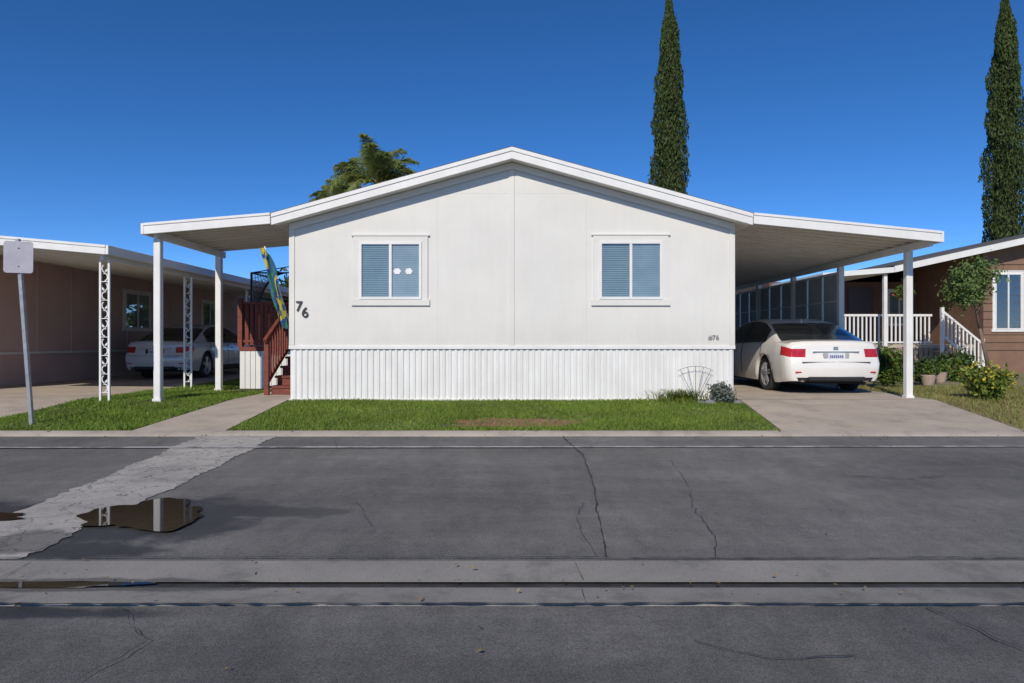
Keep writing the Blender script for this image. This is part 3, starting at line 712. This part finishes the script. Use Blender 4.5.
    box('rear_floor',-hw*.78,hw*.78,.16,.7,.24,.5,M_dark,C,local=True)
    for ax_,y in zip(('rear','front'),wy):
        for s in (1,-1):
            xo=hw*.955
            pr=[(xo-.21,.20),(xo-.215,.30),(xo-.19,.33),(xo-.03,.335),(xo-.008,.315),(xo-.002,.28),(xo-.01,.235),(xo-.03,.228)]
            v,f=lathe([(s*x,r_) for x,r_ in pr]); v=[(a,b+y,c+.335) for a,b,c in v]
            addmesh('tyre_%s'%ax_,v,f,M_rubber,C,True,local=True)
            v,f=lathe([(s*(xo-.012),.236),(s*(xo-.02),.215),(s*(xo-.10),.205),(s*(xo-.11),.0)]); v=[(a,b+y,c+.335) for a,b,c in v]
            addmesh('wheel_%s'%ax_,v,f,[M_rim,M_dark],C,True,[0]*80+[1]*40,local=True)
            segs=[]
            for k in range(5):
                for dd in (-.13,.13):
                    t=2*math.pi*k/5+.3; segs.append(((s*(xo-.03),y+.04*math.cos(t+dd*3),.335+.04*math.sin(t+dd*3)),(s*(xo-.022),y+.222*math.cos(t+dd),.335+.222*math.sin(t+dd)),.02,.015))
            segs.append(((s*(xo-.06),y,.335),(s*(xo-.012),y,.335),.05,.045))
            beam('spokes_%s'%ax_,segs,M_rim,C,local=True,sides=6)
    for s in (1,-1):
        v=[];f=[];n=10;m_=6
        for i in range(m_+1):
            ph=math.pi*i/m_
            for k in range(n): t=2*math.pi*k/n; v.append((s*(hw*1.04)+.11*math.sin(ph)*math.cos(t),3.28*kl+.06*math.sin(ph)*math.sin(t),.99+.07*math.cos(ph)))
        for i in range(m_):
            for k in range(n): f.append((i*n+k,i*n+(k+1)%n,(i+1)*n+(k+1)%n,(i+1)*n+k))
        addmesh('mirror',v,f,paint,C,True,local=True)
        multibox('door_handle',[(s*hw*.985-.012,s*hw*.985+.012,y,y+.2,.78,.805) for y in (1.42*kl,2.5*kl)],paint if not style else M_chrome,C,local=True)
        beam('exhaust_tip',[((s*.58,-.0,.27),(s*.58,.3,.27),.04,.04)],M_chrome,C,local=True,sides=12)
        box('bumper_reflector',s*.66-.07,s*.66+.07,-.028,.03,.40,.425,M_tail,C,local=True)
    yb=place(0,0,.72*ks,hw)[1]
    box('plate_recess',-.24,.24,yb-.010,yb+.1,.635,.762,simple('recess_paint',(.42,.41,.40),None,5,.5) if not style else M_black,C,.015,local=True)
    box('licence_plate',-.155,.155,yb-.020,yb-.011,.64,.755,M_plate,C,local=True)
    multibox('plate_letters',[(-.12+i*.036,-.098+i*.036,yb-.0215,yb-.0202,.668,.722) for i in range(7)],simple('plate_blue',(.05,.07,.25),None,5,.5),C,local=True)
    yb2=place(0,0,.80*ks,hw)[1]
    box('trunk_chrome_strip',-.42,.42,yb2-.014,yb2+.05,.772,.792,M_chrome,C,local=True)
    box('brand_emblem',-.045,.045,yb2-.016,yb2+.02,.815,.875,M_chrome,C,.01,local=True)
    yb3=place(0,0,.60*ks,hw)[1]
    box('bumper_crease',-.62,.62,yb3+.014,yb3+.1,.596,.601,M_black,C,local=True)
    box('lower_valance',-.52,.52,yb3-.002,yb3+.2,.25,.33,M_black,C,.02,local=True)
    addmesh('antenna_fin',[(-.015,1.42*kl,1.365*ks),(.015,1.42*kl,1.365*ks),(.0,1.66*kl,1.42*ks),(0,1.42*kl,1.435*ks)],[(0,1,3),(1,2,3),(2,0,3)],paint,C,local=True)
    return C
car('parked_car',(5.88,12.42,.0),math.radians(0.5),M_pw,1.84,4.88,1.46)
car('parked_car',(-8.98,17.2,0.01),math.radians(-1.5),M_pd,1.76,4.6,1.44,style=1)

# ---------------- vegetation ----------------
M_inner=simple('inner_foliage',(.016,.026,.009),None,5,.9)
def cypress(x,y,h,rmax):
    T=grp('cypress_tree',(x,y,0)); n=30000
    t=rng.random(n)**.85; z=.6+(h-.6)*t
    PX=[0,.08,.3,.5,.65,.8,.9,.97,1];PY=[.5,.85,1,.97,.85,.62,.40,.18,.03]
    prof_=np.interp(t,PX,PY)*rmax
    a=rng.random(n)*6.283; lob=1+.12*np.sin(a*3+z*1.3)+.10*np.sin(z*2.7+a*2)+.09*np.sin(z*6+a*5)+.05*np.sin(z*13+a*3)
    rr=prof_*lob*(1-.5*rng.random(n)**2.2)
    P=np.stack([x+rr*np.cos(a),y+rr*np.sin(a),z+rng.normal(size=n)*.1],1)
    leaves('foliage',P,.105,M_cyp,T,.28,up=2.6)
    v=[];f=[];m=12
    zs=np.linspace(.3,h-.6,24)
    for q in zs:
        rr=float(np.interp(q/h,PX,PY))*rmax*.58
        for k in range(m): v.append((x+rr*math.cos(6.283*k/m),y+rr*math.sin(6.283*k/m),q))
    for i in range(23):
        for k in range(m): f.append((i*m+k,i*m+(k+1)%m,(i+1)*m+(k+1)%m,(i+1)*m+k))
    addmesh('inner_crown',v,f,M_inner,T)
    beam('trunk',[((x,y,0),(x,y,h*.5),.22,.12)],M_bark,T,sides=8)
cypress(8.3,36,19.2,.93); cypress(26.0,36,19.3,.95)
def palm(x,y,h,nf=34,R=2.3):
    T=grp('palm_tree',(x,y,0)); beam('trunk',[((x,y,0),(x+.1,y,h*.5),.22,.17),((x+.1,y,h*.5),(x,y,h-.3),.17,.14)],M_bark,T,sides=10)
    v=[];f=[];rv=[]
    for k in range(nf):
        az=k*2.399+random.random()*.3; el=math.radians([84,70,58,46,32,18,5][k%7]+random.uniform(-6,6)); Lf=R*(.85+.3*random.random())
        p=Vector((x,y,h-.2)); e=el; N_=26
        for i in range(N_):
            e-=math.radians(1.6+2.2*i/N_*1.5); d=Vector((math.cos(az)*math.cos(e),math.sin(az)*math.cos(e),math.sin(e))); q=p+d*(Lf/N_)
            rv.append((tuple(p),tuple(q),.022*(1-i/N_)+.006,.022*(1-(i+1)/N_)+.006))
            side=d.cross(Vector((0,0,1))).normalized(); upv=side.cross(d)
            if i>2:
                ll=.46*math.sin(math.pi*(i/N_)**.7*.92+.1)+.06
                for s in (1,-1):
                    for rep in range(3):
                        pp=p+(q-p)*(.33*rep); dr=(side*s*.8+d*.6+upv*random.uniform(-.3,.5)+Vector((0,0,-.10-.4*random.random()))).normalized(); wv=d*.013
                        tip=pp+dr*ll*(.8+.4*random.random())+Vector((0,0,-.06)); mid=pp+dr*ll*.5+Vector((0,0,.03)); b=len(v)
                        v+=[tuple(pp-wv),tuple(pp+wv),tuple(mid+wv),tuple(tip),tuple(mid-wv)]; f.append((b,b+1,b+2,b+3,b+4))
            p=q
    addmesh('fronds',v,f,M_palm,T); beam('frond_stems',rv,M_palm,T)
palm(-5.55,28,7.65,40,2.2)
palm(-8.3,33,7.9,24,1.6)
def tree(name,x,y,h,cr,ch,mat,nl,ls,tr=.1,lean=(0,0),cl=40):
    T=grp(name,(x,y,0)); top=Vector((x+lean[0],y+lean[1],h-ch*.6))
    sg=[((x,y,0),tuple(Vector((x,y,0)).lerp(top,.55)),tr,tr*.75),(tuple(Vector((x,y,0)).lerp(top,.55)),tuple(top),tr*.75,tr*.5)]
    base=Vector((x,y,0)).lerp(top,.6)
    for k in range(9):
        a=k*2.4; q=Vector((top.x+cr*.6*math.cos(a),top.y+cr*.6*math.sin(a),h-ch*.5+ch*.35*random.uniform(-.6,1))); sg.append((tuple(base.lerp(top,random.random())),tuple(q),tr*.4,tr*.12))
    beam('trunk',sg,M_bark,T,sides=7)
    P=clumps(top.x,top.y,h-ch/2,cr*.85,cr*.85,ch/2*.85,cl,nl,cr*.17,.35)
    leaves('foliage',P,ls,mat,T,.45)
tree('street_tree',12.75,18.2,3.15,.72,1.25,M_olive,4000,.05,.055,(-.5,0),30)
tree('background_tree',-8.6,30,3.9,2.0,2.6,M_tree,7000,.14,.16,(0,0),50)
tree('background_tree',-6.6,22,3.0,.9,1.6,M_tree,3500,.09,.08,(0,0),30)
tree('background_tree',-5.2,33,3.8,1.8,2.6,M_tree,6000,.14,.15,(0,0),40)
tree('background_tree',9.5,42,3.5,2.2,2.4,M_tree,6000,.15,.15,(0,0),40)
n=14000; xx=rng.uniform(-80,80,n); hh=2.0+1.2*np.sin(xx*.31)+.7*np.sin(xx*.9+1)+.4*np.sin(xx*2.1)
P=np.stack([xx,rng.uniform(52,58,n),rng.random(n)*hh+.1],1); leaves('distant_trees',P,.38,M_tree,None,.6)
def bush(name,x,y,w_,h,mat,nl,ls,flower=None,nf=0,cl=26):
    T=grp(name,(x,y,0)); P=clumps(x,y,gz(y)+h*.5,w_/2*.8,w_/2*.8,h*.42,cl,nl,w_*.09,.3); P=P[P[:,2]>gz(y)+.01]
    leaves('foliage',P,ls,mat,T,.5)
    beam('stems',[((x,y,gz(y)-.02),(x+w_*.3*math.cos(k*1.3),y+w_*.3*math.sin(k*1.3),gz(y)+h*.75),.012,.005) for k in range(9)],M_bark,T)
    if flower:
        d=rng.normal(size=(nf,3)); d/=np.linalg.norm(d,axis=1)[:,None]; Q=d*np.array([w_*.5,w_*.5,h*.5])+np.array([x,y,gz(y)+h*.52]); Q=Q[Q[:,2]>gz(y)+h*.25]; leaves('flowers',Q,.022,flower,T,.9)
bush('flowering_shrub',7.8,11.2,.74,.64,M_bush2,3600,.035,M_yel,150)
bush('shrub',7.85,14.2,.75,.85,M_bush,2600,.045,M_pinkf,40)
bush('shrub',9.2,15.2,.6,.6,M_tree,1500,.05)
bush('shrub',8.5,15.5,.5,.45,M_bush,1200,.04)
bush('shrub',12.0,18.5,1.0,.7,M_tree,2000,.06)
bush('shrub',10.7,16.5,.5,.55,M_bush,1200,.05,M_pinkf,25)
bush('grey_shrub',3.36,10.95,.5,.30,M_grey,2200,.025)
T=grp('strap_leaf_plant',(2.75,10.95,0)); v=[];f=[]
for k in range(300):
    x0=2.72+random.gauss(0,.19);y0=10.98+random.gauss(0,.06);a=random.random()*6.28;l=.18+.22*random.random();b=len(v);z0=gz(y0)
    d=Vector((math.cos(a),math.sin(a),0)); s=Vector((-d.y,d.x,0))*.009
    for t in (0,.4,.75,1):
        p=Vector((x0,y0,z0))+d*(l*.75*t*t)+Vector((0,0,l*(t-.45*t*t*t))); v+=[tuple(p-s*1.0*(1-t*.8)),tuple(p+s*1.0*(1-t*.8))]
    f+=[(b,b+1,b+3,b+2),(b+2,b+3,b+5,b+4),(b+4,b+5,b+7,b+6)]
addmesh('leaves',v,f,M_bush2,T)
sg=[]
for k in range(5):
    a=math.radians(60+15*k); 
    sg.append(((2.98,11.08,0.0),(2.98+.42*math.cos(a)*1.2,11.08,.15+.42*math.sin(a)),.004,.004))
for k in range(8):
    a0=math.radians(55+70*k/8);a1=math.radians(55+70*(k+1)/8); sg.append(((2.98+.5*math.cos(a0),11.08,.15+.42*math.sin(a0)),(2.98+.5*math.cos(a1),11.08,.15+.42*math.sin(a1)),.004,.004))
beam('garden_trellis',sg,M_black)
for (x,y,r) in ((3.12,10.75,.07),(3.0,10.8,.05),(3.58,10.8,.06)):
    v=[];f=[];n=10;m_=6
    for i in range(m_+1):
        ph=math.pi*i/m_
        for k in range(n):
            t=2*math.pi*k/n; q=r*(1+.15*random.random()); v.append((x+q*1.3*math.sin(ph)*math.cos(t),y+q*math.sin(ph)*math.sin(t),gz(y)+r*.4+q*.7*math.cos(ph)))
    for i in range(m_):
        for k in range(n): f.append((i*n+k,i*n+(k+1)%n,(i+1)*n+(k+1)%n,(i+1)*n+k))
    addmesh('garden_stone',v,f,M_rock)
for (x,y) in ((9.9,15.8),(8.9,14.6)):
    v,f=lathe([(0,.0),(0,.10),(.05,.11),(.24,.15),(.26,.15),(.26,.12),(.22,.0)],20); v=[(x+b,y+c,a) for a,b,c in v]
    P=grp('flower_pot',(x,y,0)); addmesh('pot',v,f,simple('terracotta',(.40,.30,.24),None,5,.8),P,True)
    leaves('plant',clumps(x,y,.38,.14,.14,.12,10,350,.05),.035,M_bush,P)
print('done')
